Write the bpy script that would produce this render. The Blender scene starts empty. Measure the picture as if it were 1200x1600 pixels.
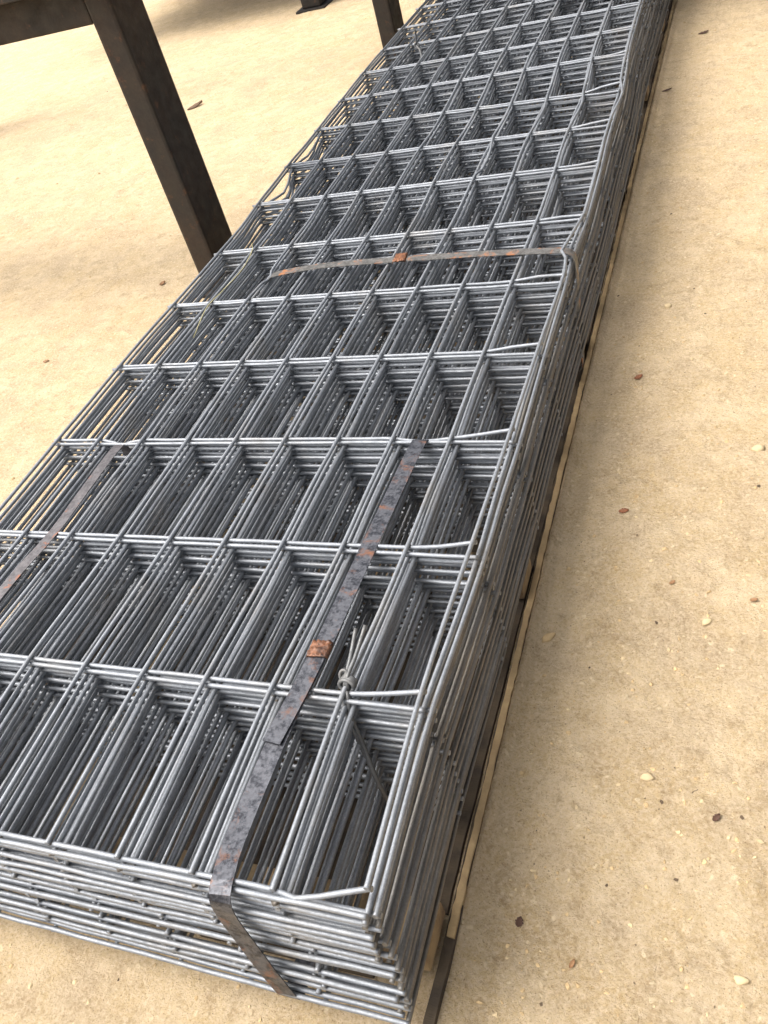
import bpy, math, random
import numpy as np
from mathutils import Vector, Matrix

random.seed(7); RNG = np.random.default_rng(11)
S = bpy.context.scene
COL = S.collection
R = math.radians

# ------------------------------------------------------------------ camera
T = 0.25                                   # height of the top of the stack above the ground
cam = bpy.data.cameras.new('camera'); camo = bpy.data.objects.new('camera', cam); COL.objects.link(camo)
cam.sensor_fit = 'VERTICAL'; cam.sensor_height = 36.0; cam.lens = 36.0 * 1381.87 / 1600.0
cam.clip_start = 0.02; cam.clip_end = 2000
r0 = Vector((0.9251109768, 0.2913592596, -0.2434737408))
r1 = Vector((0.0256265591, -0.6876812435, -0.7255603261))
r2 = Vector((-0.3788310443, 0.6649844278, -0.6436480022))
m = Matrix((r0, -r1, -r2)).transposed().to_4x4()
m.translation = Vector((0.34287, -0.308415, 0.84855 + T))
camo.matrix_world = m
S.camera = camo

# ------------------------------------------------------------------ light
SUN_EL, SUN_AZ = R(58), math.atan2(-0.85, -0.30)      # direction towards the sun, azimuth from +Y towards +X
w = bpy.data.worlds.new("World"); S.world = w; w.use_nodes = True
nt = w.node_tree; bg = nt.nodes['Background']
sky = nt.nodes.new('ShaderNodeTexSky'); sky.sky_type = 'NISHITA'; sky.sun_disc = False
sky.sun_elevation = SUN_EL; sky.sun_rotation = SUN_AZ
sky.air_density = 1.0; sky.dust_density = 10.0; sky.ozone_density = 0.6
hs = nt.nodes.new('ShaderNodeHueSaturation'); hs.inputs['Saturation'].default_value = .40       # thin white overcast
nt.links.new(sky.outputs[0], hs.inputs['Color']); nt.links.new(hs.outputs[0], bg.inputs[0]); bg.inputs[1].default_value = 0.15
sl = bpy.data.lights.new('sun', 'SUN'); so = bpy.data.objects.new('sun', sl); COL.objects.link(so)
sl.energy = 0.8; sl.angle = R(70); sl.color = (1.0, 0.98, 0.94)
sd = Vector((math.sin(SUN_AZ) * math.cos(SUN_EL), math.cos(SUN_AZ) * math.cos(SUN_EL), math.sin(SUN_EL)))
so.rotation_euler = sd.to_track_quat('Z', 'Y').to_euler()
vs = S.view_settings; vs.view_transform = 'Standard'; vs.look = 'None'; vs.gamma = 1.0; vs.exposure = 0.95
S.display_settings.display_device = 'sRGB'

# ------------------------------------------------------------------ materials
def mat(name):
    mt = bpy.data.materials.new(name); mt.use_nodes = True
    return mt, mt.node_tree, mt.node_tree.nodes['Principled BSDF']
def N(t, kind, **kw):
    n = t.nodes.new(kind)
    for k, v in kw.items():
        if k in n.inputs: n.inputs[k].default_value = v
        else: setattr(n, k, v)
    return n
def noise(t, vec, scale, detail=4, rough=0.55, dist=0.0):
    n = N(t, 'ShaderNodeTexNoise', Scale=scale, Detail=detail, Roughness=rough, Distortion=dist)
    t.links.new(vec, n.inputs['Vector']); return n.outputs['Fac']
def ramp(t, fac, stops):
    n = N(t, 'ShaderNodeValToRGB'); cr = n.color_ramp
    while len(cr.elements) < len(stops): cr.elements.new(0.5)
    for e, (p, c) in zip(cr.elements, stops):
        e.position = p; e.color = (c, c, c, 1) if isinstance(c, (int, float)) else (*c, 1)
    t.links.new(fac, n.inputs[0]); return n.outputs[0]
def mixc(t, fac, a, b, mode='MIX'):
    n = N(t, 'ShaderNodeMix', data_type='RGBA', blend_type=mode)
    for sock, v in ((n.inputs[0], fac), (n.inputs[6], a), (n.inputs[7], b)):
        if isinstance(v, (int, float)): sock.default_value = v
        elif isinstance(v, tuple): sock.default_value = (*v, 1)
        else: t.links.new(v, sock)
    return n.outputs[2]
def bump(t, h, strength, dist, prev=None):
    n = N(t, 'ShaderNodeBump', Strength=strength, Distance=dist); t.links.new(h, n.inputs['Height'])
    if prev is not None: t.links.new(prev, n.inputs['Normal'])
    return n.outputs[0]
def objvec(t): return N(t, 'ShaderNodeTexCoord').outputs['Object']
def geovec(t): return N(t, 'ShaderNodeNewGeometry').outputs['Position']

def galv(name, base, rust_amt=0.0, lo=.52):
    mt, t, b = mat(name); p = geovec(t)
    c = mixc(t, ramp(t, noise(t, p, 55, 5, .6), [(.3, 0), (.72, 1)]), tuple(x * .80 for x in base), tuple(min(1, x * 1.15) for x in base))
    c = mixc(t, ramp(t, noise(t, p, 420, 2), [(.35, 0), (.7, .55)]), c, tuple(x * .66 for x in base))
    # thin film of yard dust and a few rust freckles
    c = mixc(t, ramp(t, noise(t, p, 9, 4, .6), [(lo, 0), (lo + .28, .35)]), c, (.30, .25, .18))
    if rust_amt: c = mixc(t, ramp(t, noise(t, p, 38, 6, .7), [(.70, 0), (.78, rust_amt)]), c, (.20, .085, .035))
    t.links.new(c, b.inputs['Base Color'])
    b.inputs['Metallic'].default_value = .62
    rg = ramp(t, noise(t, p, 160, 3), [(.3, .50), (.75, .72)]); t.links.new(rg, b.inputs['Roughness'])
    t.links.new(bump(t, noise(t, p, 700, 3), .22, .0006), b.inputs['Normal'])
    return mt
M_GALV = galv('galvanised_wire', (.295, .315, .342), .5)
M_GALV_D = galv('darker_galvanised_wire', (.20, .195, .185), .7, .42)  # darker base with more dust film, for right-edge long wires below the top sheets
M_WELD = galv('burnt_weld', (.15, .14, .13), 1.0, .4)
M_TIE = galv('dull_tie_wire', (.17, .175, .18), .15)

def strapmat(name, base, dark, rust_lo, rust_hi, rust=(.24, .085, .03), metal=.55):
    mt, t, b = mat(name); p = geovec(t)
    c = mixc(t, ramp(t, noise(t, p, 60, 5, .65), [(.42, 0), (.56, 1)]), dark, base)
    c = mixc(t, ramp(t, noise(t, p, 240, 3), [(.4, 0), (.75, .5)]), c, tuple(x * 1.7 for x in base))
    rf = ramp(t, noise(t, p, 30, 6, .7, .6), [(rust_lo, 0), (rust_hi, 1)])
    rc = mixc(t, noise(t, p, 330, 3), tuple(x * .45 for x in rust), tuple(x * 1.6 for x in rust))
    c = mixc(t, rf, c, rc); t.links.new(c, b.inputs['Base Color'])
    mm = N(t, 'ShaderNodeMath', operation='MULTIPLY_ADD'); t.links.new(rf, mm.inputs[0]); mm.inputs[1].default_value = -metal; mm.inputs[2].default_value = metal
    t.links.new(mm.outputs[0], b.inputs['Metallic'])
    rg = ramp(t, noise(t, p, 90, 3), [(.3, .34), (.7, .6)]); t.links.new(rg, b.inputs['Roughness'])
    t.links.new(bump(t, noise(t, p, 260, 5, .7), .35, .0009), b.inputs['Normal'])
    return mt
M_STRAP = strapmat('dark_strap_steel', (.085, .088, .100), (.022, .024, .031), .55, .68, (.15, .06, .028))
M_STRAP_V = strapmat('violet_grey_strap_steel', (.125, .118, .122), (.08, .075, .079),   .575, .65, (.26, .085, .03))
M_STRAP_C = strapmat('grey_strap_steel', (.17, .165, .155), (.10, .095, .088), .54, .64, (.30, .12, .045))
M_CLIP = strapmat('rusty_clip_steel', (.16, .066, .032), (.04, .019, .012), .42, .62, (.24, .10, .045), .1)

def rusty(name, a, bcol, c3, scale=6.):
    mt, t, b = mat(name); p = geovec(t)
    c = mixc(t, ramp(t, noise(t, p, scale, 7, .68, .4), [(.36, 0), (.66, 1)]), a, bcol)
    c = mixc(t, ramp(t, noise(t, p, scale * 4.3, 6, .7), [(.58, 0), (.72, .9)]), c, c3)
    c = mixc(t, ramp(t, noise(t, p, 170, 2), [(.4, 0), (.8, .45)]), c, tuple(x * .4 for x in a))
    t.links.new(c, b.inputs['Base Color']); b.inputs['Metallic'].default_value = .15
    t.links.new(ramp(t, noise(t, p, 30, 4), [(.3, .48), (.75, .8)]), b.inputs['Roughness'])
    t.links.new(bump(t, noise(t, p, 120, 6, .7), .4, .002), b.inputs['Normal'])
    return mt
M_BENCH = rusty('dark_rusted_steel', (.018, .015, .012), (.036, .022, .014), (.10, .042, .018))
M_BENCH2 = rusty('blackened_steel', (.012, .011, .010), (.022, .016, .012), (.11, .05, .02))

M_ANGLE = rusty('brown_rusted_steel', (.075, .038, .020), (.15, .06, .025), (.22, .10, .04), 20.)
def timber(name, a, bcol, dust):
    mt, t, b = mat(name); p = geovec(t)
    mp = N(t, 'ShaderNodeMapping'); t.links.new(p, mp.inputs[0]); mp.inputs['Scale'].default_value = (2, 30, 30)
    c = mixc(t, noise(t, mp.outputs[0], 4, 6, .65, .8), a, bcol)
    c = mixc(t, ramp(t, noise(t, p, 24, 5, .6), [(.38, 0), (.6, 1)]), c, dust)
    t.links.new(c, b.inputs['Base Color']); b.inputs['Roughness'].default_value = .85
    t.links.new(bump(t, noise(t, mp.outputs[0], 12, 5), .5, .002), b.inputs['Normal'])
    return mt
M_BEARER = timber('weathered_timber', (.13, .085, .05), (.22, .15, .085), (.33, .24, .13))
M_RUNNER = timber('dark_timber_and_shade', (.026, .020, .015), (.055, .040, .026), (.085, .062, .038))  # dark timber of the runner; also the painted shade of the added strips
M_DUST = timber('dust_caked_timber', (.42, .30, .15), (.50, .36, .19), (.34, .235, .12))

def sand():
    mt, t, b = mat('crushed_limestone_sand'); p = geovec(t)
    c = mixc(t, ramp(t, noise(t, p, 2.2, 5, .6, .3), [(.32, 0), (.70, 1)]), (.50, .362, .190), (.60, .462, .275))
    c = mixc(t, ramp(t, noise(t, p, 11, 6, .68, .5), [(.42, 0), (.60, 1)]), c, (.65, .51, .325))
    c = mixc(t, ramp(t, noise(t, p, 22, 6, .72, .4), [(.49, 0), (.64, .75)]), c, (.36, .255, .14))
    c = mixc(t, ramp(t, noise(t, p, 5.5, 5, .65, .6), [(.46, 0), (.63, .6)]), c, (.40, .30, .19))
    c = mixc(t, ramp(t, noise(t, p, 170, 4, .7), [(.40, .0), (.66, .75)]), c, (.69, .56, .39))
    c = mixc(t, ramp(t, noise(t, p, 310, 3, .7), [(.57, 0), (.70, .8)]), c, (.27, .18, .085))
    # embedded chips of pale limestone
    v = N(t, 'ShaderNodeTexVoronoi', Scale=75.0, Randomness=1.0); 
    wv = N(t, 'ShaderNodeTexNoise', Scale=60.0, Detail=3.0); t.links.new(p, wv.inputs['Vector'])
    ad = N(t, 'ShaderNodeMix', data_type='VECTOR'); ad.inputs[0].default_value = .02
    t.links.new(p, ad.inputs[4]); t.links.new(wv.outputs['Color'], ad.inputs[5]); t.links.new(ad.outputs[1], v.inputs['Vector'])
    chip = ramp(t, v.outputs['Distance'], [(.16, 1), (.30, 0)])
    sep = N(t, 'ShaderNodeSeparateColor'); t.links.new(v.outputs['Color'], sep.inputs[0])
    rare = ramp(t, sep.outputs[0], [(.70, 0), (.80, .8)])
    mm = N(t, 'ShaderNodeMath', operation='MULTIPLY'); t.links.new(chip, mm.inputs[0]); t.links.new(rare, mm.inputs[1])
    c = mixc(t, mm.outputs[0], c, (.76, .63, .42))
    # dark grit
    v2 = N(t, 'ShaderNodeTexVoronoi', Scale=120.0); t.links.new(ad.outputs[1], v2.inputs['Vector'])
    s2 = N(t, 'ShaderNodeSeparateColor'); t.links.new(v2.outputs['Color'], s2.inputs[0])
    m2 = N(t, 'ShaderNodeMath', operation='MULTIPLY'); t.links.new(ramp(t, v2.outputs['Distance'], [(.10, 1), (.20, 0)]), m2.inputs[0]); t.links.new(ramp(t, s2.outputs[1], [(.955, 0), (.965, .8)]), m2.inputs[1])
    c = mixc(t, m2.outputs[0], c, (.10, .065, .035))
    t.links.new(c, b.inputs['Base Color']); b.inputs['Roughness'].default_value = .93
    b.inputs['Specular IOR Level'].default_value = .2
    n1 = bump(t, noise(t, p, 60, 6, .7), .55, .006)
    n2 = bump(t, noise(t, p, 240, 6, .8), .9, .0040, n1)
    n3 = bump(t, mm.outputs[0], .35, .002, n2)
    t.links.new(n3, b.inputs['Normal'])
    return mt
M_SAND = sand()
SHADE_ROOF = (.6, 3.0, -1.6, 6.6, 2.1)
def plain(name, c, rough=.85, var=.35, scale=90):
    mt, t, b = mat(name); p = geovec(t)
    t.links.new(mixc(t, noise(t, p, scale, 4), tuple(x * (1 - var) for x in c), tuple(min(1, x * (1 + var)) for x in c)), b.inputs['Base Color'])
    b.inputs['Roughness'].default_value = rough
    t.links.new(bump(t, noise(t, p, scale * 3, 4), .4, .001), b.inputs['Normal'])
    return mt
M_STONE = plain('pale_limestone', (.54, .42, .25), .9, .15)
M_STONE2 = plain('tan_stone', (.50, .36, .19), .9, .25)
M_STONE3 = plain('dark_chip', (.09, .06, .035), .9, .4)
M_LEAF = plain('dead_leaf', (.20, .075, .03), .7, .5, 140)
M_LEAF2 = plain('tan_dead_leaf', (.27, .145, .065), .7, .4, 140)
M_LEAF3 = plain('dark_dead_leaf', (.075, .035, .02), .7, .5, 140)
M_SHADE_ROOF = plain('shade_roof_steel', (.10, .095, .09), .7, .2)
M_LEAF4 = plain('dull_dead_leaf', (.16, .10, .06), .8, .4, 140)
M_STRAW = plain('straw', (.42, .38, .20), .7, .3)

# ------------------------------------------------------------------ mesh helpers
def link(o, parent=None):
    COL.objects.link(o)
    if parent is not None: o.parent = parent
    return o
def mesh_obj(name, verts, faces, material, parent=None, smooth=True, flat_tail=0):
    me = bpy.data.meshes.new(name); me.from_pydata([tuple(map(float, v)) for v in verts], [], faces)
    if smooth:
        me.polygons.foreach_set('use_smooth', [i < len(faces) - flat_tail for i in range(len(faces))])
    for mt in (material if isinstance(material, list) else [material]): me.materials.append(mt)
    me.update()
    return link(bpy.data.objects.new(name, me), parent)
def thing(name, label, cat, loc=(0, 0, 0), group=None):
    o = bpy.data.objects.new(name, None); COL.objects.link(o); o.location = loc; o.empty_display_size = .05
    o['label'] = label; o['category'] = cat
    if group: o['group'] = group
    return o
def tag(o, label, cat, group=None):
    o['label'] = label; o['category'] = cat
    if group: o['group'] = group
    return o
def tube(pts, r, sides=8):
    P = np.asarray(pts, float); n = len(P)
    tg = np.gradient(P, axis=0); tg /= np.linalg.norm(tg, axis=1)[:, None] + 1e-12
    ref = np.array([0, 0, 1.]) if abs(tg[0][2]) < .9 else np.array([1., 0, 0])
    V = []
    for i in range(n):
        u = np.cross(ref, tg[i]); u /= np.linalg.norm(u) + 1e-12
        v = np.cross(tg[i], u); ref = v
        a = np.arange(sides) * 2 * np.pi / sides
        V.append(P[i] + r * (np.cos(a)[:, None] * u + np.sin(a)[:, None] * v))
    V = np.concatenate(V); F = []
    for i in range(n - 1):
        for k in range(sides):
            k2 = (k + 1) % sides
            F.append((i * sides + k, i * sides + k2, (i + 1) * sides + k2, (i + 1) * sides + k))
    F.append(tuple(range(sides))[::-1]); F.append(tuple((n - 1) * sides + k for k in range(sides)))
    return V, F
def spline(keys, step):
    """smooth curve through key points (Catmull-Rom, chord parameter), sampled about every step metres"""
    K = np.asarray(keys, float)
    d = np.r_[0, np.cumsum(np.maximum(np.linalg.norm(np.diff(K, axis=0), axis=1), 1e-6))]
    mt = np.zeros_like(K)
    for i in range(len(K)):
        a, b = max(i - 1, 0), min(i + 1, len(K) - 1)
        mt[i] = (K[b] - K[a]) / (d[b] - d[a])
    out = []
    for i in range(len(K) - 1):
        h = d[i + 1] - d[i]; n = max(1, int(round(h / step)))
        for s in np.arange(n) / n:
            s2, s3 = s * s, s ** 3
            out.append((2 * s3 - 3 * s2 + 1) * K[i] + (s3 - 2 * s2 + s) * h * mt[i] + (-2 * s3 + 3 * s2) * K[i + 1] + (s3 - s2) * h * mt[i + 1])
    out.append(K[-1]); return np.array(out)
def ribbon(pts, wdir, width, thick, rag=None):
    """flat steel band: pts path, wdir width direction per point; rectangular section"""
    P = np.asarray(pts, float); n = len(P)
    tg = np.gradient(P, axis=0); tg /= np.linalg.norm(tg, axis=1)[:, None]
    W = np.broadcast_to(np.asarray(wdir, float), P.shape).copy()
    W -= (W * tg).sum(1)[:, None] * tg; W /= np.linalg.norm(W, axis=1)[:, None]
    Nn = np.cross(tg, W); V = []
    for i in range(n):
        for sw, sn in ((-1, -1), (1, -1), (1, 1), (-1, 1)):
            V.append(P[i] + W[i] * sw * width / 2 + Nn[i] * sn * thick / 2)
    F = []
    for i in range(n - 1):
        for k in range(4):
            k2 = (k + 1) % 4; F.append((i * 4 + k, i * 4 + k2, (i + 1) * 4 + k2, (i + 1) * 4 + k))
    F.append((3, 2, 1, 0)); F.append(tuple((n - 1) * 4 + k for k in range(4)))
    return V, F
def bevel_box(x0, x1, y0, y1, z0, z1, bv=.004):
    import bmesh
    bm = bmesh.new(); bmesh.ops.create_cube(bm, size=1)
    for v in bm.verts:
        v.co = Vector(((x0 + x1) / 2 + v.co.x * (x1 - x0), (y0 + y1) / 2 + v.co.y * (y1 - y0), (z0 + z1) / 2 + v.co.z * (z1 - z0)))
    if bv: bmesh.ops.bevel(bm, geom=bm.edges[:], offset=bv, segments=2, profile=.6, affect='EDGES')
    V = [v.co[:] for v in bm.verts]; bm.verts.index_update(); F = [tuple(v.index for v in f.verts) for f in bm.faces]; bm.free()
    return V, F
def box(name, b, material, parent=None, bv=.004):
    px, py, pz = (parent.location if parent else (0, 0, 0))
    V, F = bevel_box(b[0] - px, b[1] - px, b[2] - py, b[3] - py, b[4] - pz, b[5] - pz, bv)
    return mesh_obj(name, V, F, material, parent, smooth=False)

# ------------------------------------------------------------------ ground: one sheet, fine near the camera, out to the horizon
def hsh(ix, iy, seed):
    n = (ix.astype(np.int64) * 374761393 + iy.astype(np.int64) * 668265263 + seed * 974634777) & 0x7fffffff
    n = ((n ^ (n >> 13)) * 1274126177) & 0x7fffffff
    return ((n ^ (n >> 16)) & 0xffff) / 65535.0
def vnoise(x, y, seed):
    ix, iy = np.floor(x), np.floor(y); fx, fy = x - ix, y - iy
    fx = fx * fx * (3 - 2 * fx); fy = fy * fy * (3 - 2 * fy)
    a, b, c, d = hsh(ix, iy, seed), hsh(ix + 1, iy, seed), hsh(ix, iy + 1, seed), hsh(ix + 1, iy + 1, seed)
    return (a * (1 - fx) + b * fx) * (1 - fy) + (c * (1 - fx) + d * fx) * fy - .5
def ground_h(x, y):
    x = np.asarray(x, float); y = np.asarray(y, float)
    h = .010 * vnoise(x / .45, y / .45, 1) + .006 * vnoise(x / .13 + y / .5, y / .13, 2)
    h += .0042 * vnoise(x / .035, y / .035, 3) * .55 + .0030 * vnoise(x / .014 + 3, y / .014, 4) + .0024 * vnoise(x / .0065, y / .0065, 6)
    pit = np.maximum(0, vnoise(x / .022 + 7, y / .017, 5) - .30); h -= .012 * pit
    near = np.exp(-((np.clip(x, -.97, .036) - x) ** 2) / .03 ** 2) * (y < 4.5)      # flattened where the bundle bears on it
    h = h * (1 - .93 * near) - .0030 * (1 - near) - .0005 * near + .0125 * np.exp(-((x - .0340) / .0085) ** 2) * np.clip((y - .05) / .12, 0, 1) * (y < 4.4)
    return h
def axis(parts):
    a = []
    for lo, hi, st in parts: a += list(np.arange(lo, hi, st))
    return np.array(a)
far = [1, 2, 4, 8, 16, 40, 100, 300]
xs = np.r_[[-7 - f for f in far[::-1]], axis([(-7, -3.2, .06), (-3.2, -.9, .014), (-.9, 0, .02), (0, .48, .0032), (.48, 1.2, .03)]), [1.2 + f for f in [0] + far]]
ys = np.r_[[-.4 - f for f in far[::-1]], axis([(-.4, -.12, .02), (-.12, 1.3, .0042), (1.3, 2.6, .009), (2.6, 5.6, .018), (5.6, 9, .06)]), [9 + f for f in [0] + far]]
X, Y = np.meshgrid(xs, ys); Z = ground_h(X, Y)
nx, ny = len(xs), len(ys)
V = np.stack([X.ravel(), Y.ravel(), Z.ravel()], 1)
idx = np.arange(nx * ny).reshape(ny, nx)
F = np.stack([idx[:-1, :-1], idx[:-1, 1:], idx[1:, 1:], idx[1:, :-1]], -1).reshape(-1, 4)
me = bpy.data.meshes.new('ground'); me.vertices.add(len(V)); me.vertices.foreach_set('co', V.ravel())
me.loops.add(F.size); me.loops.foreach_set('vertex_index', F.ravel().astype(np.int32))
me.polygons.add(len(F)); me.polygons.foreach_set('loop_start', np.arange(0, F.size, 4, dtype=np.int32))
me.update(calc_edges=True); me.polygons.foreach_set('use_smooth', np.ones(len(F), bool)); me.materials.append(M_SAND)
g = link(bpy.data.objects.new('ground', me)); g['kind'] = 'structure'

# ------------------------------------------------------------------ timber and added dark strips under the stack
BASE_Z = .046
bear_y = [.030, .617, 1.30, 2.05, 2.76, 3.45, 4.1]
for i, y in enumerate(bear_y):
    o = box('timber_bearer', (-.945, .0115 + .0015 * math.sin(i * 2.1), y, y + .072, .0128, BASE_Z - .001), M_BEARER, None, .003)
    where = ['nearest the camera, under the front end of the mesh stack', 'second from the front, beside the taut front of the right edge',
             'under the crosswise strap on the right edge', 'just beyond the crosswise strap', 'fifth from the front in the shade',
             'sixth from the front in the shade', 'under the far end of the stack'][i]
    tag(o, 'weathered timber bearer ' + where, 'timber bearer', 'timber bearers under the mesh stack')
def rail_mesh(x0, x1, zt_, y0, y1, rough, step=.03):
    V = []; F = []; yy = np.arange(y0, y1, step)
    for y in yy:
        jx = .0010 * math.sin(y * 4 + x0 * 50) + .0002 * math.sin(y * 31)
        e = RNG.normal(0, rough, 4)
        V += [(x0 + jx + e[0], y, -.008), (x1 + jx + e[1], y, -.008), (x1 + jx + e[1] - .002, y, zt_ - .002 + e[2]), (x0 + jx + e[0] + .001, y, zt_ + e[3])]
    for k in range(len(yy) - 1):
        for q in range(4):
            q2 = (q + 1) % 4; F.append((k * 4 + q, (k + 1) * 4 + q, (k + 1) * 4 + q2, k * 4 + q2))
    F.append((0, 1, 2, 3)); n = (len(yy) - 1) * 4; F.append((n + 3, n + 2, n + 1, n))
    return V, F
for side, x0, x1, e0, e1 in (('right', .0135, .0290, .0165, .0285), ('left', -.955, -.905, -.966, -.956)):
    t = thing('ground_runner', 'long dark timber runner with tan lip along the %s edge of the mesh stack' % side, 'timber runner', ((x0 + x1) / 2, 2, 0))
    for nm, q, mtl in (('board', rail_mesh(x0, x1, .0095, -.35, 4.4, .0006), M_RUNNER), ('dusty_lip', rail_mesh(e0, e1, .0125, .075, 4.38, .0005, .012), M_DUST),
                        ('gap_shade_strip', rail_mesh(*((-.05, .0125) if side == 'right' else (-.9045, -.89)), .0075, .104, 4.38, .0005), M_RUNNER)):  # inner strip: shade of the gap put in as dark colour, no real board
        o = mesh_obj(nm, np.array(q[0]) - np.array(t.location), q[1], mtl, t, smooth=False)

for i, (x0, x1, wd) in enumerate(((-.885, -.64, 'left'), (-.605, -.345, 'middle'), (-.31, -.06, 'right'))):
    o = box('bounce_cut_board', (x0, x1, .012, 4.35, -.006, .0102), M_RUNNER, None, .002)  # added boards, kept dark to cut light bouncing up from the sand
    tag(o, 'dark board added under the mesh stack to cut bounced light, %s one of the three' % wd, 'added dark board')

# ------------------------------------------------------------------ the stack of welded mesh panels
A, B, D = .1, .25, .0065
NS, NC, NV = 26, 10, 17
PITCH = (T - .004 - BASE_Z - .004) / (NS + 0.0)       # level spacing, wire centre to wire centre
row_dx = [-.0006, -.0089, .0025, .0034, .0008, .0023, .0080, .0087, .0023, .0019, -.0075, -.0150, -.017, -.017, -.015, -.013, -.012]
row_dz = [-.0007, -.0011, .0012, -.0009, -.0031, -.0053, -.0038, .0036, .0003, -.0004, .0048, .0013, 0, 0, 0, 0, 0]
row_sl = [-.0015, -.0003, -.0006, .0001, .0005, .0005, .0001, .0001, .0010, .0017, 0, .0007, .0004, 0, 0, 0, 0]
c0_top = [(.006, .022), (-.002, .022), (.001, .019), (.004, .015), (.004, .007), (.006, -.001), (.009, -.002), (.010, .008), (.006, .006), (.002, .008), (-.007, .009), (-.016, 0)]
rowsv = np.arange(NV)
# random walk of the sheet offsets; sheets that share a level must sit beside each other
ox = np.zeros(NS); oy = np.zeros(NS); yaw = RNG.normal(0, .0011, NS); yaw[:5] = (0, -.0042, -.0030, -.0052, -.0012)
for n in range(1, NS):
    f = n / (NS - 1)
    ox[n] = .013 * f + RNG.normal(0, .0016); oy[n] = -.034 * f ** 1.15 + RNG.normal(0, .0022)
    if n % 2 == 1:                                    # shares its cross level with n-1
        sgn = -1 if (oy[n] <= oy[n - 1] or n == 1) else 1
        if abs(oy[n] - oy[n - 1]) < D + .0008: oy[n] = oy[n - 1] + sgn * (D + .0008 + abs(RNG.normal(0, .002)))
    else:                                             # shares its long level with n-1
        sgn = 1 if ox[n] >= ox[n - 1] else -1
        if abs(ox[n] - ox[n - 1]) < D + .0008: ox[n] = ox[n - 1] + sgn * (D + .0008 + abs(RNG.normal(0, .0025)))
        yaw[n] = yaw[n - 1] + abs(RNG.normal(0, .0004)) * sgn
oy[1] = -.0105
sheet_words = {0: 'topmost, with its right edge wire kinked by the crosswise strap', 1: 'second from the top, directly under the kinked top panel'}
def ordinal(k): return ['', 'lowest', 'second from the bottom', 'third from the bottom', 'fourth from the bottom', 'fifth from the bottom', 'sixth from the bottom',
                        'seventh from the bottom', 'eighth from the bottom', 'ninth from the bottom', 'tenth from the bottom', 'eleventh from the bottom', 'twelfth from the bottom', 'thirteenth from the bottom'][k]
tops = ['', '', 'third', 'fourth', 'fifth', 'sixth', 'seventh', 'eighth', 'ninth', 'tenth', 'eleventh', 'twelfth', 'thirteenth']
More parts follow.
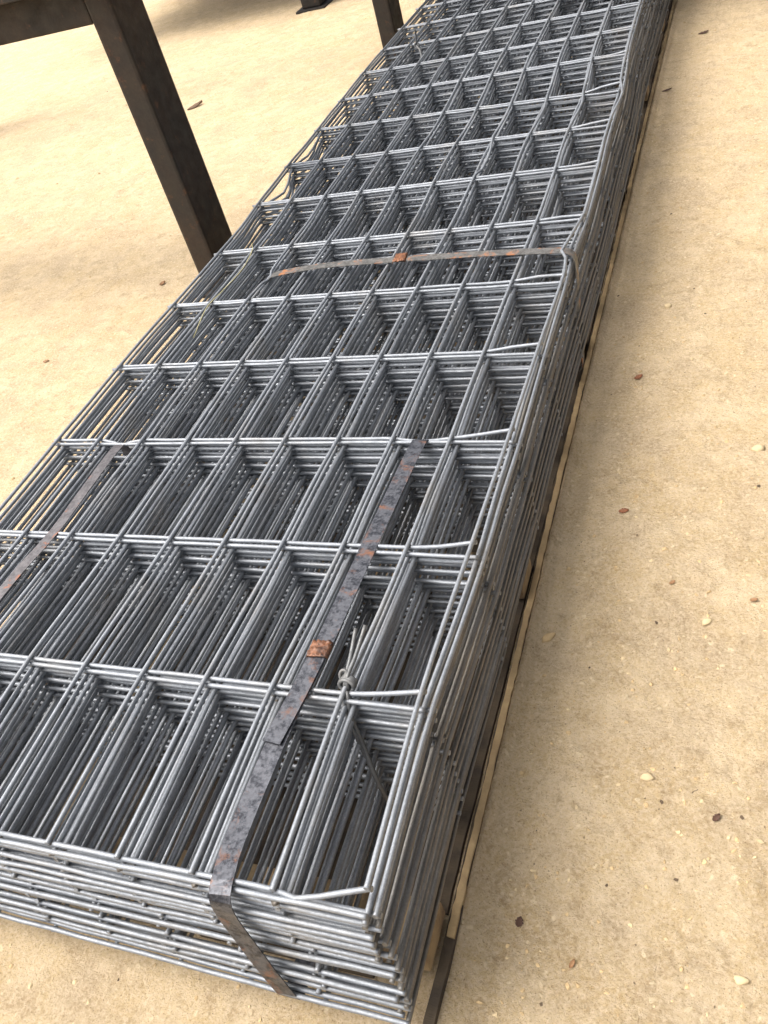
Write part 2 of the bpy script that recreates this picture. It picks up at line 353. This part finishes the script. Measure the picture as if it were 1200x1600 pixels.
for n in range(NS):
    if n in sheet_words: lab = 'galvanised welded wire mesh panel, ' + sheet_words[n]
    elif n <= 12: lab = 'galvanised welded wire mesh panel, %s from the top of the strapped stack' % tops[n]
    else: lab = 'galvanised welded wire mesh panel, %s in the strapped stack' % ordinal(NS - n)
    zl = T - PITCH * (n if n % 2 == 0 else n + 1)     # long wires' level
    zc = T - PITCH * (n + 1 if n % 2 == 0 else n)     # cross wires' level
    if n % 2 == 0: zc = zl - D * .88                  # welded: the wires bite into each other
    else: zl = zc - D * .88
    root = thing('mesh_panel', lab, 'mesh panel', (0, 0, 0), 'galvanised wire mesh panels in the stack')
    depth = n / (NS - 1); k = 1 - .55 * depth
    ph = RNG.uniform(0, 6.28, 4); bow = RNG.normal(0, .0022) if n else 0
    sides = 10 if n < 4 else (8 if n < 12 else 6)
    def xoff(v):                                      # common sideways wave of the whole bundle plus this sheet's own bow
        return k * np.interp(v, rowsv, row_dx) + ox[n] + yaw[n] * v * B * 1.0 + bow * math.sin(v * .55 + ph[0])
    def zoff(c, v):
        return k * (np.interp(v, rowsv, row_dz) + np.interp(v, rowsv, row_sl) * (c - 4.5))
    for c in range(NC):
        keys = []; over = .0012 + abs(RNG.normal(0, .0018)) if n else .0035
        wob = RNG.normal(0, .0006, NV)
        for v in range(NV):
            x = -A * c + xoff(v) + wob[v]; y = B * v + oy[n] - yaw[n] * A * c; z = zl + zoff(c, v)
            if n == 0:
                if c == 0 and v < 12:
                    x, z = c0_top[v][0], zl + c0_top[v][1]
                    if v == 0: y += .014
            if v == 0: keys.append((x, y - over, z + (RNG.normal(0, .0008) if n else 0)))
            keys.append((x, y, z))
            vv = v + .5
            if n == 0 and c == 0 and v == 5:
                keys += [(.000, 1.305, zl), (-.0135, 1.338, zl - .001), (-.010, 1.362, zl - .001), (.006, 1.46, zl + .001)]
            elif n in (1, 2) and c == 0 and v == 5: keys.append((x - .004, 1.34, z - .001))
            elif n == 0 and c == 7 and v == 5: keys += [(x + .004, 1.315, z - .002), (x + .013, 1.343, z - .007), (x + .004, 1.372, z - .003)]
            elif n == 0 and c == 3 and v == 7: keys += [(x + .001, 1.757, z), (x + .012, 1.778, z + .001), (x + .010, 1.88, z)]
            elif n == 0 and c <= 5 and v == 8: keys += [(x + .004, B * 8.22, z), (x + .011 - .0012 * c, B * 8.62, z + .001)]
            elif n == 0 and c <= 2 and v == 7: keys.append((x - .004, B * 7.5, z))
            elif c == 9 and 2 <= n <= 20 and v in (7, 8):
                q = .045 if v == 7 else .022
                keys.append((x + q * (.55 + .45 * math.sin(n * 1.7) ** 2) * (1.15 - .4 * depth), B * (v + .35), z - .004))
            elif n > 0 or c not in (0,):
                keys.append((-A * c + xoff(vv) + RNG.normal(0, .0004), B * vv + oy[n] - yaw[n] * A * c, z + RNG.normal(0, .0004)))
        keys.append((x, y + .006, z))
        pts = spline(keys, .05 if n < 6 else .09)
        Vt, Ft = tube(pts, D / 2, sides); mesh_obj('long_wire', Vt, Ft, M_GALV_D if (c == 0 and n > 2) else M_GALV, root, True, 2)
    if n < 4:                                         # squashed weld nuggets where the wires cross
        wv_, wf_ = [], []
        oc = np.array([(1, 0, 0), (.6, .6, 0), (0, 1, 0), (-.6, .6, 0), (-1, 0, 0), (-.6, -.6, 0), (0, -1, 0), (.6, -.6, 0), (0, 0, .7), (0, 0, -.7)])
        for c in range(1, NC):
            for v in range(14):
                b0 = len(wv_); q = oc * D * RNG.uniform(.62, .80) * np.array([1, 1, .5])
                for e in q: wv_.append((-A * c + xoff(v) + e[0], B * v + oy[n] - yaw[n] * A * c + e[1], (zl + zc) / 2 + zoff(c, v) + e[2]))
                for k2 in range(8): wf_ += [(b0 + k2, b0 + (k2 + 1) % 8, b0 + 8), (b0 + (k2 + 1) % 8, b0 + k2, b0 + 9)]
        wo = mesh_obj('weld_nuggets', wv_, wf_, M_WELD, root, True); wo['kind'] = 'stuff'
    for v in range(NV):
        ext_r = .0034 + abs(RNG.normal(0, .0004)); ext_l = .009 + abs(RNG.normal(0, .004))
        keys = []; yb = B * v + oy[n]; tilt = RNG.normal(0, .0012); wv = RNG.normal(0, .0004, NC)
        if n == 0: wv *= .5; tilt = 0
        for c in range(NC):
            x = -A * c + xoff(v); y = yb - yaw[n] * A * c + tilt * (c - 4.5) * .4 + wv[c]; z = zc + zoff(c, v)
            if n == 0 and c == 0 and v < 12:
                x = c0_top[v][0]; z = zc + c0_top[v][1]
                if v == 0: y += .014
            if c == 0:
                keys.append((x + ext_r, y, z + (.0006 if n == 0 else 0)))
            keys.append((x, y, z))
            if n == 0 and v == 0 and c == 0: keys.append((-.075, -.004, zc + .004))
            elif n == 0 and v == 3 and c == 7: keys += [(-.728, yb - .004, zc - .003), (-.745, yb - .010, zc - .006), (-.765, yb - .005, zc - .003)]
            elif n == 0 and v == 3 and c == 1: keys.append((-.152, yb - .006, zc - .003))
            elif n == 0 and c == 0: keys.append((x - .05, y, zc + .42 * c0_top[min(v, 11)][1]))
            else: keys.append((x - A / 2, y + RNG.normal(0, .0003), z + RNG.normal(0, .0003)))
        keys[-1] = (x - ext_l, y, z)
        pts = spline(keys, .03 if n < 4 else .06)
        Vt, Ft = tube(pts, D / 2, sides); mesh_obj('cross_wire', Vt, Ft, M_GALV, root, True, 2)

# ------------------------------------------------------------------ steel straps
SW, ST = .026, .0012
zt = T
def zfield(x, y):
    v, c = max(0, y / B), -x / A
    return float(np.interp(v, rowsv, row_dz) + np.interp(v, rowsv, row_sl) * (c - 4.5))
def strap(label, keys, wdir, material, width=SW):
    keys = [(x, y, z + zfield(x, y)) for x, y, z in keys]
    P = spline(keys, .006); t = thing('steel_strap', label, 'steel strap', (0, 0, 0), 'steel straps binding the mesh stack')
    Vv, Ff = ribbon(P, wdir, width, ST); mesh_obj('band', Vv, Ff, material, t, smooth=False); return t
zs = zt - .0025
tA = strap('dark rust-flecked steel strap running lengthwise near the right edge and bent over the front', [
    (-.1475, .748, zs - .030), (-.1480, .7495, zs - .012), (-.1490, .742, zs), (-.1535, .62, zs + .001), (-.157, .50, zs), (-.163, .31, zs + .002), (-.170, .20, zs + .001),
    (-.1705, .10, zs - .001), (-.166, .025, zs + .002), (-.1615, .003, zs + .0035), (-.1592, -.0100, zs + .0035), (-.1580, -.0175, zs + .0005), (-.1578, -.0225, zs - .006), (-.1584, -.0250, zs - .016), (-.1590, -.0262, zs - .030), (-.1580, -.0280, zs - .046),
    (-.1530, -.0320, zs - .080), (-.1425, -.0400, zs - .130), (-.134, -.0450, zs - .183), (-.1325, -.0445, zs - .1965), (-.132, -.039, zs - .2020), (-.132, -.025, zs - .2030), (-.132, .03, zs - .2030)], (1, .03, 0), M_STRAP)
Pq = spline([(x, y, z + zfield(x, y)) for x, y, z in ((-.1625, .318, zs + .0045), (-.168, .235, zs + .0042), (-.1745, .165, zs + .0040))], .01)
Vv, Ff = ribbon(Pq, (1, .06, 0), SW * .96, ST); mesh_obj('overlap_band', Vv, Ff, M_STRAP, tA, smooth=False)
def clip(parent, cx, cy, cz, lx, ly, ang, folds=5):
    # crimped sleeve: rumpled little plate wrapped round the band
    n = 13; V = []; F = []
    ca, sa = math.cos(ang), math.sin(ang)
    for j in range(n):
        for i in range(n):
            u, v = i / (n - 1) - .5, j / (n - 1) - .5
            h = .0026 * math.sin(u * folds * 6.28 + v * 5) * math.cos(v * 9) + RNG.normal(0, .0009)
            if abs(u) > .47: h = -.005
            x, y = u * lx, v * ly
            V.append((cx + x * ca - y * sa, cy + x * sa + y * ca, cz + zfield(cx, cy) + .003 + h))
    for j in range(n - 1):
        for i in range(n - 1): F.append((j * n + i, j * n + i + 1, (j + 1) * n + i + 1, (j + 1) * n + i))
    o = mesh_obj('clip', V, F, M_CLIP, parent, True)
    md = o.modifiers.new('thickness', 'SOLIDIFY'); md.thickness = .0014; md.offset = -1
    o['label'] = 'orange rusted crimp clip'
clip(tA, -.1635, .306, zs + .0050, .031, .026, .05)
tB = strap('violet-grey steel strap running lengthwise near the left edge, with orange rust marks', [
    (-.7465, .744, zs - .034), (-.7465, .7435, zs - .016), (-.7465, .735, zs - .003), (-.742, .62, zs + .001), (-.740, .50, zs), (-.750, .40, zs + .001), (-.756, .25, zs),
    (-.757, .10, zs), (-.757, .025, zs + .001), (-.757, .002, zs + .0005), (-.757, -.0085, zs - .0035), (-.757, -.0150, zs - .012), (-.757, -.0185, zs - .024), (-.757, -.0220, zs - .042),
    (-.758, -.0330, zs - .100), (-.759, -.0440, zs - .160), (-.760, -.0505, zs - .192), (-.760, -.0510, zs - .1985), (-.760, -.046, zs - .2022), (-.760, -.03, zs - .2030), (-.760, .03, zs - .2030)], (1, 0, 0), M_STRAP_V, .021)
zsc = zt + .0052
tC = strap('light grey steel strap with rusty clip pulled across the stack and down its right side', [
    (-.694, 1.344, zsc - .016), (-.688, 1.345, zsc - .010), (-.676, 1.346, zsc - .004), (-.56, 1.358, zsc + .001), (-.368, 1.360, zsc), (-.158, 1.352, zsc), (-.03, 1.341, zsc), (-.004, 1.339, zsc - .002),
    (.0105, 1.336, zsc - .012), (.0145, 1.330, zsc - .035), (.017, 1.30, zsc - .09), (.021, 1.26, zsc - .15), (.024, 1.232, zsc - .2), (.016, 1.228, zsc - .2075), (-.02, 1.228, zsc - .211)], (0, 1, .0), M_STRAP_C, .024)
clip(tC, -.368, 1.360, zsc + .0025, .030, .034, .1)

# ------------------------------------------------------------------ tie wires
def wire(name, keys, r, mt, parent, step=.006, sides=8):
    Vt, Ft = tube(spline(keys, step), r, sides); return mesh_obj(name, Vt, Ft, mt, parent, True, 2)
t = thing('tie_wire', 'grey twisted tie wire with two upright tails knotted at the right front of the stack', 'tie wire')
kx, ky, kz = -.1085, .252, T - .004
for s in (-1, 1):
    wire('tail', [(kx + .002 * s, ky + .002, kz + .002), (kx + .001 * s, ky + .012, kz + .013), (kx + .003 + .003 * s, ky + .035, kz + .022), (kx + .006 + .0055 * s, ky + .072 + .003 * s, kz + .038)], .0028, M_TIE, t)
    wire('hanging_strand', [(kx + .0025 * s, ky - .002, kz + .003), (kx + .003 + .0028 * s, ky - .012, kz - .004), (kx + .006 + .0025 * s, ky - .022, kz - .020), (kx + .018 + .002 * s, ky - .038, kz - .055), (kx + .036, ky - .062, kz - .095), (kx + .045, ky - .07, kz - .14)], .0030, M_TIE, t)
kk = []
for i in range(34):
    a = i * .62; kk.append((kx + .0105 * math.cos(a) + .0005 * math.sin(3 * a), ky + .0035 + .0004 * i + .0035 * math.sin(a * .9), kz + .0045 + .0075 * math.sin(a)))
wire('knot', kk, .0028, M_TIE, t, .004)
lp = []
for i in range(12):
    a = -1.2 + i * .52; lp.append((kx - .004 + .0055 * math.cos(a), ky + .014 + .0045 * math.sin(a), kz + .013 + .0055 * math.sin(a)))
wire('loop', lp, .0023, M_TIE, t, .004)
t = thing('tie_wire', 'small tie wire with one short tail at the far left of the stack', 'tie wire')
fx, fy, fz = -.787, 2.965, T - .003
kk = [(fx + .009 * math.cos(i * .6), fy + .006 * math.sin(i * .5) + .0005 * i, fz + .008 * math.sin(i * .6)) for i in range(26)]
wire('knot', kk, .0026, M_TIE, t, .006)
wire('tail', [(fx, fy, fz + .004), (fx + .004, fy + .004, fz + .03), (fx + .006, fy, fz + .055)], .003, M_TIE, t)
wire('hanging_strand', [(fx, fy, fz), (fx + .02, fy - .03, fz - .01), (fx + .035, fy - .075, fz - .03), (fx + .045, fy - .12, fz - .09)], .004, M_TIE, t)
o = wire('straw', [(-.800, 1.50, T + .006), (-.770, 1.44, T + .014), (-.762, 1.36, T + .010), (-.775, 1.27, T + .006), (-.782, 1.20, T + .0055), (-.787, 1.12, T - .02)], .0010, M_STRAW, None)
tag(o, 'thin dry yellow-green straw lying on the mesh left of the crosswise strap', 'straw')

V = []; F = []
for i in range(9):
    u = i / 8; cx, cy = -.34 + .27 * u, 3.235 - .17 * u; dx, dy = .17 / .319, .27 / .319
    for a_, h_ in ((-.022, 0), (.022, 0), (.022, .004), (-.018, .004), (-.018, .040), (-.022, .040)):
        V.append((cx + dx * a_, cy + dy * a_, T + .0085 + h_ + .0015 * math.sin(u * 9)))
for i in range(8):
    for q in range(6): F.append((i * 6 + q, i * 6 + (q + 1) % 6, (i + 1) * 6 + (q + 1) % 6, (i + 1) * 6 + q))
F.append((5, 4, 3, 2, 1, 0)); F.append(tuple(48 + q for q in range(6)))
tag(mesh_obj('steel_angle', V, F, M_ANGLE, None, False), 'short rusty steel angle lying on the mesh at the top edge of the picture', 'steel angle')

# ------------------------------------------------------------------ rusted steel benches
def leg(parent, x0, x1, y0, y1, ztop, mt):
    o = box('leg', (x0, x1, y0, y1, .008, ztop), mt, parent, .009)
    box('foot_plate', (x0 - .035, x1 + .035, y0 - .03, y1 + .03, -.004, .008), mt, parent, .002).parent = parent
    return o
HB = T + .492
t = thing('steel_bench', 'dark rusted steel bench frame standing close along the left of the mesh stack', 'steel bench', (-1.135, 1.75, 0))
for y0 in (1.75, 3.632): leg(t, -1.172, -1.10, y0, y0 + .142, HB + .09, M_BENCH)
for y0 in (1.75, 3.632): leg(t, -3.80, -3.728, y0, y0 + .142, HB, M_BENCH)
box('cross_beam', (-3.80, -1.1722, 1.752, 1.822, HB, HB + .09), M_BENCH, t, .006)
box('cross_beam', (-3.80, -1.1722, 3.64, 3.71, HB, HB + .09), M_BENCH, t, .006)
box('side_beam', (-1.170, -1.104, 1.894, 3.63, HB + .012, HB + .088), M_BENCH, t, .006)
box('side_beam', (-3.798, -3.73, 1.894, 3.63, HB + .012, HB + .088), M_BENCH, t, .006)
for i in range(3): box('deck_board', (-3.9, -1.05, 1.70 + .085 * i, 1.78 + .085 * i, HB + .0925, HB + .122), M_BENCH2, t, .003)
t = thing('steel_bench', 'far dark steel bench whose plated foot shows on the sand at the top edge', 'steel bench', (-2.1, 5.05, 0))
leg(t, -2.15, -2.03, 5.05, 5.17, HB, M_BENCH2); leg(t, -2.15, -2.03, 7.0, 7.12, HB, M_BENCH2)
leg(t, -3.95, -3.83, 7.0, 7.12, HB, M_BENCH2)
box('top_frame', (-4.0, -2.0, 5.0, 7.2, HB + .002, HB + .09), M_BENCH2, t, .006)

# ------------------------------------------------------------------ unseen roof added on the right to shade the stack and sand
t = thing('shade_roof', 'unseen corrugated roof on steel posts, added to shade the right of the stack', 'added shade roof', (2, 3, 0))
V = []; F = []; px_ = np.arange(SHADE_ROOF[0], SHADE_ROOF[1] + .01, .038)
for i, x in enumerate(px_):
    for y in (SHADE_ROOF[2], SHADE_ROOF[3]): V.append((x - 2, y - 3, SHADE_ROOF[4] + .07 * (x - SHADE_ROOF[0]) + .009 * math.sin(i * math.pi / 2)))
for i in range(len(px_) - 1): F.append((2 * i, 2 * i + 2, 2 * i + 3, 2 * i + 1))
o = mesh_obj('shade_roof_sheet', V, F, M_SHADE_ROOF, t); md = o.modifiers.new('thickness', 'SOLIDIFY'); md.thickness = .002
for y in (SHADE_ROOF[2] + .1, (SHADE_ROOF[2] + SHADE_ROOF[3]) / 2, SHADE_ROOF[3] - .1): box('shade_rafter', (SHADE_ROOF[0] + .05, SHADE_ROOF[1] - .05, y - .04, y + .04, SHADE_ROOF[4] - .20, SHADE_ROOF[4] - .03), M_BENCH, t, .004)
for x in (SHADE_ROOF[0] + 1.0, SHADE_ROOF[1] - .2):
    for y in (SHADE_ROOF[2] + .1, SHADE_ROOF[3] - .1): box('shade_post', (x - .045, x + .045, y - .045, y + .045, -.01, SHADE_ROOF[4] - .202), M_BENCH, t, .004)
# unseen table added beyond the frame to shade the far end of the stack
t = thing('shade_table', 'unseen dark table added to shade the far end of the mesh stack', 'added shade table', (0, 5, 0))
for x in (-1.25, 1.10):
    for y in (4.75, 6.2): box('leg', (x - .04, x + .04, y - .04, y + .04, -.01, .86), M_BENCH2, t, .006)
for x in (-1.25, 1.10): box('side_beam', (x - .039, x + .039, 3.62, 6.4, .862, .94), M_BENCH2, t, .006)
for i in range(14): box('deck_board', (-1.4, 1.25, 3.6 + .2 * i, 3.785 + .2 * i, .942, .97), M_BENCH2, t, .003)

# ------------------------------------------------------------------ litter on the sand
def stone(name, x, y, r, mt, label, flat=.5):
    import bmesh
    bm = bmesh.new(); bmesh.ops.create_icosphere(bm, subdivisions=2, radius=1)
    sx, sy = r * random.uniform(.85, 1.3), r * random.uniform(.6, .95); a = random.uniform(0, 3.14)
    for v in bm.verts:
        f = 1 + .22 * math.sin(v.co.x * 3 + x * 90) * math.cos(v.co.y * 4 + y * 70) + random.uniform(-.05, .05)
        q = v.co * f; u, vv = q.x * sx, q.y * sy
        v.co = Vector((u * math.cos(a) - vv * math.sin(a), u * math.sin(a) + vv * math.cos(a), q.z * r * flat))
    V = [v.co[:] for v in bm.verts]; bm.verts.index_update(); F = [tuple(v.index for v in f.verts) for f in bm.faces]; bm.free()
    o = mesh_obj(name, V, F, mt); o.location = (x, y, float(ground_h(x, y)) + r * flat * .25)
    return tag(o, label, 'stone')
def leaf(x, y, L, Wd, rot, mt, label):
    n, q = 9, 5; V = []; F = []
    for i in range(n):
        u = i / (n - 1); half = Wd / 2 * (math.sin(math.pi * min(1, u * 1.03 + .02)) ** .7) * (1 + .25 * math.sin(i * 2.7 + x * 40))
        for j in range(q):
            v = j / (q - 1) * 2 - 1
            V.append(((u - .5) * L, v * half, .35 * Wd * v * v * (.5 + .5 * u) + .10 * L * (u - .5) ** 2 * 2 + random.uniform(-.0004, .0004)))
    for i in range(n - 1):
        for j in range(q - 1): F.append((i * q + j, (i + 1) * q + j, (i + 1) * q + j + 1, i * q + j + 1))
    o = mesh_obj('dead_leaf', V, F, mt, None, True)
    md = o.modifiers.new('thickness', 'SOLIDIFY'); md.thickness = .0006
    o.location = (x, y, float(ground_h(x, y)) + .0018); o.rotation_euler = (.12, -.08, rot)
    return tag(o, label, 'dead leaf')
leaf(.131, 1.245, .017, .011, .5, M_LEAF, 'reddish dead leaf on the sand right of where the crosswise strap comes down')
leaf(.145, .843, .017, .010, .1, M_LEAF, 'reddish-brown dead leaf on the sand level with the middle of the right side')
leaf(.237, .684, .010, .006, .6, M_LEAF2, 'small orange dead leaf on the sand, below the larger reddish one')
leaf(.098, .116, .012, .009, 1.4, M_LEAF3, 'dark curled dead leaf on the sand near the front right of the stack')
leaf(.357, .655, .011, .006, .2, M_LEAF2, 'small tan dead leaf at the right edge of the picture')
leaf(.168, .080, .011, .005, 1.2, M_LEAF2, 'yellowish dead leaf on the bottom right sand')
leaf(-1.365, 1.822, .021, .015, .9, M_LEAF2, 'orange dead leaf on the bright sand left of the bench leg foot')
leaf(-1.551, 1.416, .022, .011, .1, M_LEAF2, 'orange dead leaf on the bright sand by the left picture edge')
leaf(-2.16, 3.60, .085, .030, .9, M_LEAF4, 'dull brown flat leaf showing right behind the bench leg')
leaf(.153, 3.40, .036, .014, .2, M_LEAF3, 'dark dead leaf on the shaded sand at the top right')
leaf(.318, .290, .012, .007, .9, M_LEAF3, 'dark torn dead leaf on the right sand')
leaf(.064, 2.87, .032, .009, .3, M_LEAF3, 'long dark dead leaf close to the far right side of the stack')
for (x, y, r, mt, lb) in [(.168, 1.515, .011, M_STONE, 'pale stone on the right sand below the far dark patch'),
                          (.352, .100, .0075, M_STONE, 'pale pebble at the bottom right corner'),
                          (.060, .555, .010, M_STONE2, 'tan stone close to the runner at mid right side'),
                          (.292, .610, .008, M_STONE, 'cream stone among the right sand near the small orange leaf'),
                          (.360, 1.02, .010, M_STONE, 'cream stone by the right picture edge'),
                          (.230, .335, .007, M_STONE, 'cream stone in the lower right sand')]:
    stone('stone', x, y, r, mt, lb)
def scatter(name, count, boxes, rlo, rhi, flat):
    t_ = (1 + 5 ** .5) / 2
    iv = np.array([(-1, t_, 0), (1, t_, 0), (-1, -t_, 0), (1, -t_, 0), (0, -1, t_), (0, 1, t_), (0, -1, -t_), (0, 1, -t_), (t_, 0, -1), (t_, 0, 1), (-t_, 0, -1), (-t_, 0, 1)]) / 1.902
    ifc = np.array([(0, 11, 5), (0, 5, 1), (0, 1, 7), (0, 7, 10), (0, 10, 11), (1, 5, 9), (5, 11, 4), (11, 10, 2), (10, 7, 6), (7, 1, 8), (3, 9, 4), (3, 4, 2), (3, 2, 6), (3, 6, 8), (3, 8, 9), (4, 9, 5), (2, 4, 11), (6, 2, 10), (8, 6, 7), (9, 8, 1)])
    V = []; F = []; MI = []
    for cnt, (x0, x1, y0, y1), sc in boxes:
        for i in range(cnt):
            x, y = RNG.uniform(x0, x1), RNG.uniform(y0, y1); r = rlo * (rhi / rlo) ** (RNG.uniform() ** 2.6) * sc
            P = iv * (1 + RNG.normal(0, .26, (12, 1))) * np.array([r, r * RNG.uniform(.55, 1), r * flat]); a = RNG.uniform(0, 6.28)
            q = np.stack([P[:, 0] * math.cos(a) - P[:, 1] * math.sin(a), P[:, 0] * math.sin(a) + P[:, 1] * math.cos(a), P[:, 2]], 1)
            q += (x, y, float(ground_h(x, y)) - r * flat * .12)
            F += [tuple(f) for f in (ifc + len(V) * 12)]; V.append(q); MI += [int(RNG.choice(3, p=(.40, .57, .03)))] * 20
    o = mesh_obj(name, np.concatenate(V), F, [M_STONE, M_STONE2, M_STONE3], None, False)
    o.data.polygons.foreach_set('material_index', MI); o['kind'] = 'stuff'
    return o
scatter('gravel', 0, [(2200, (.05, .47, -.12, 1.6), 1.0), (900, (.04, .46, 1.6, 3.6), 1.3), (800, (-3.2, -.95, .6, 5.4), 1.5), (260, (-.7, .05, -.3, -.02), 1.0)], .0009, .0046, .55)
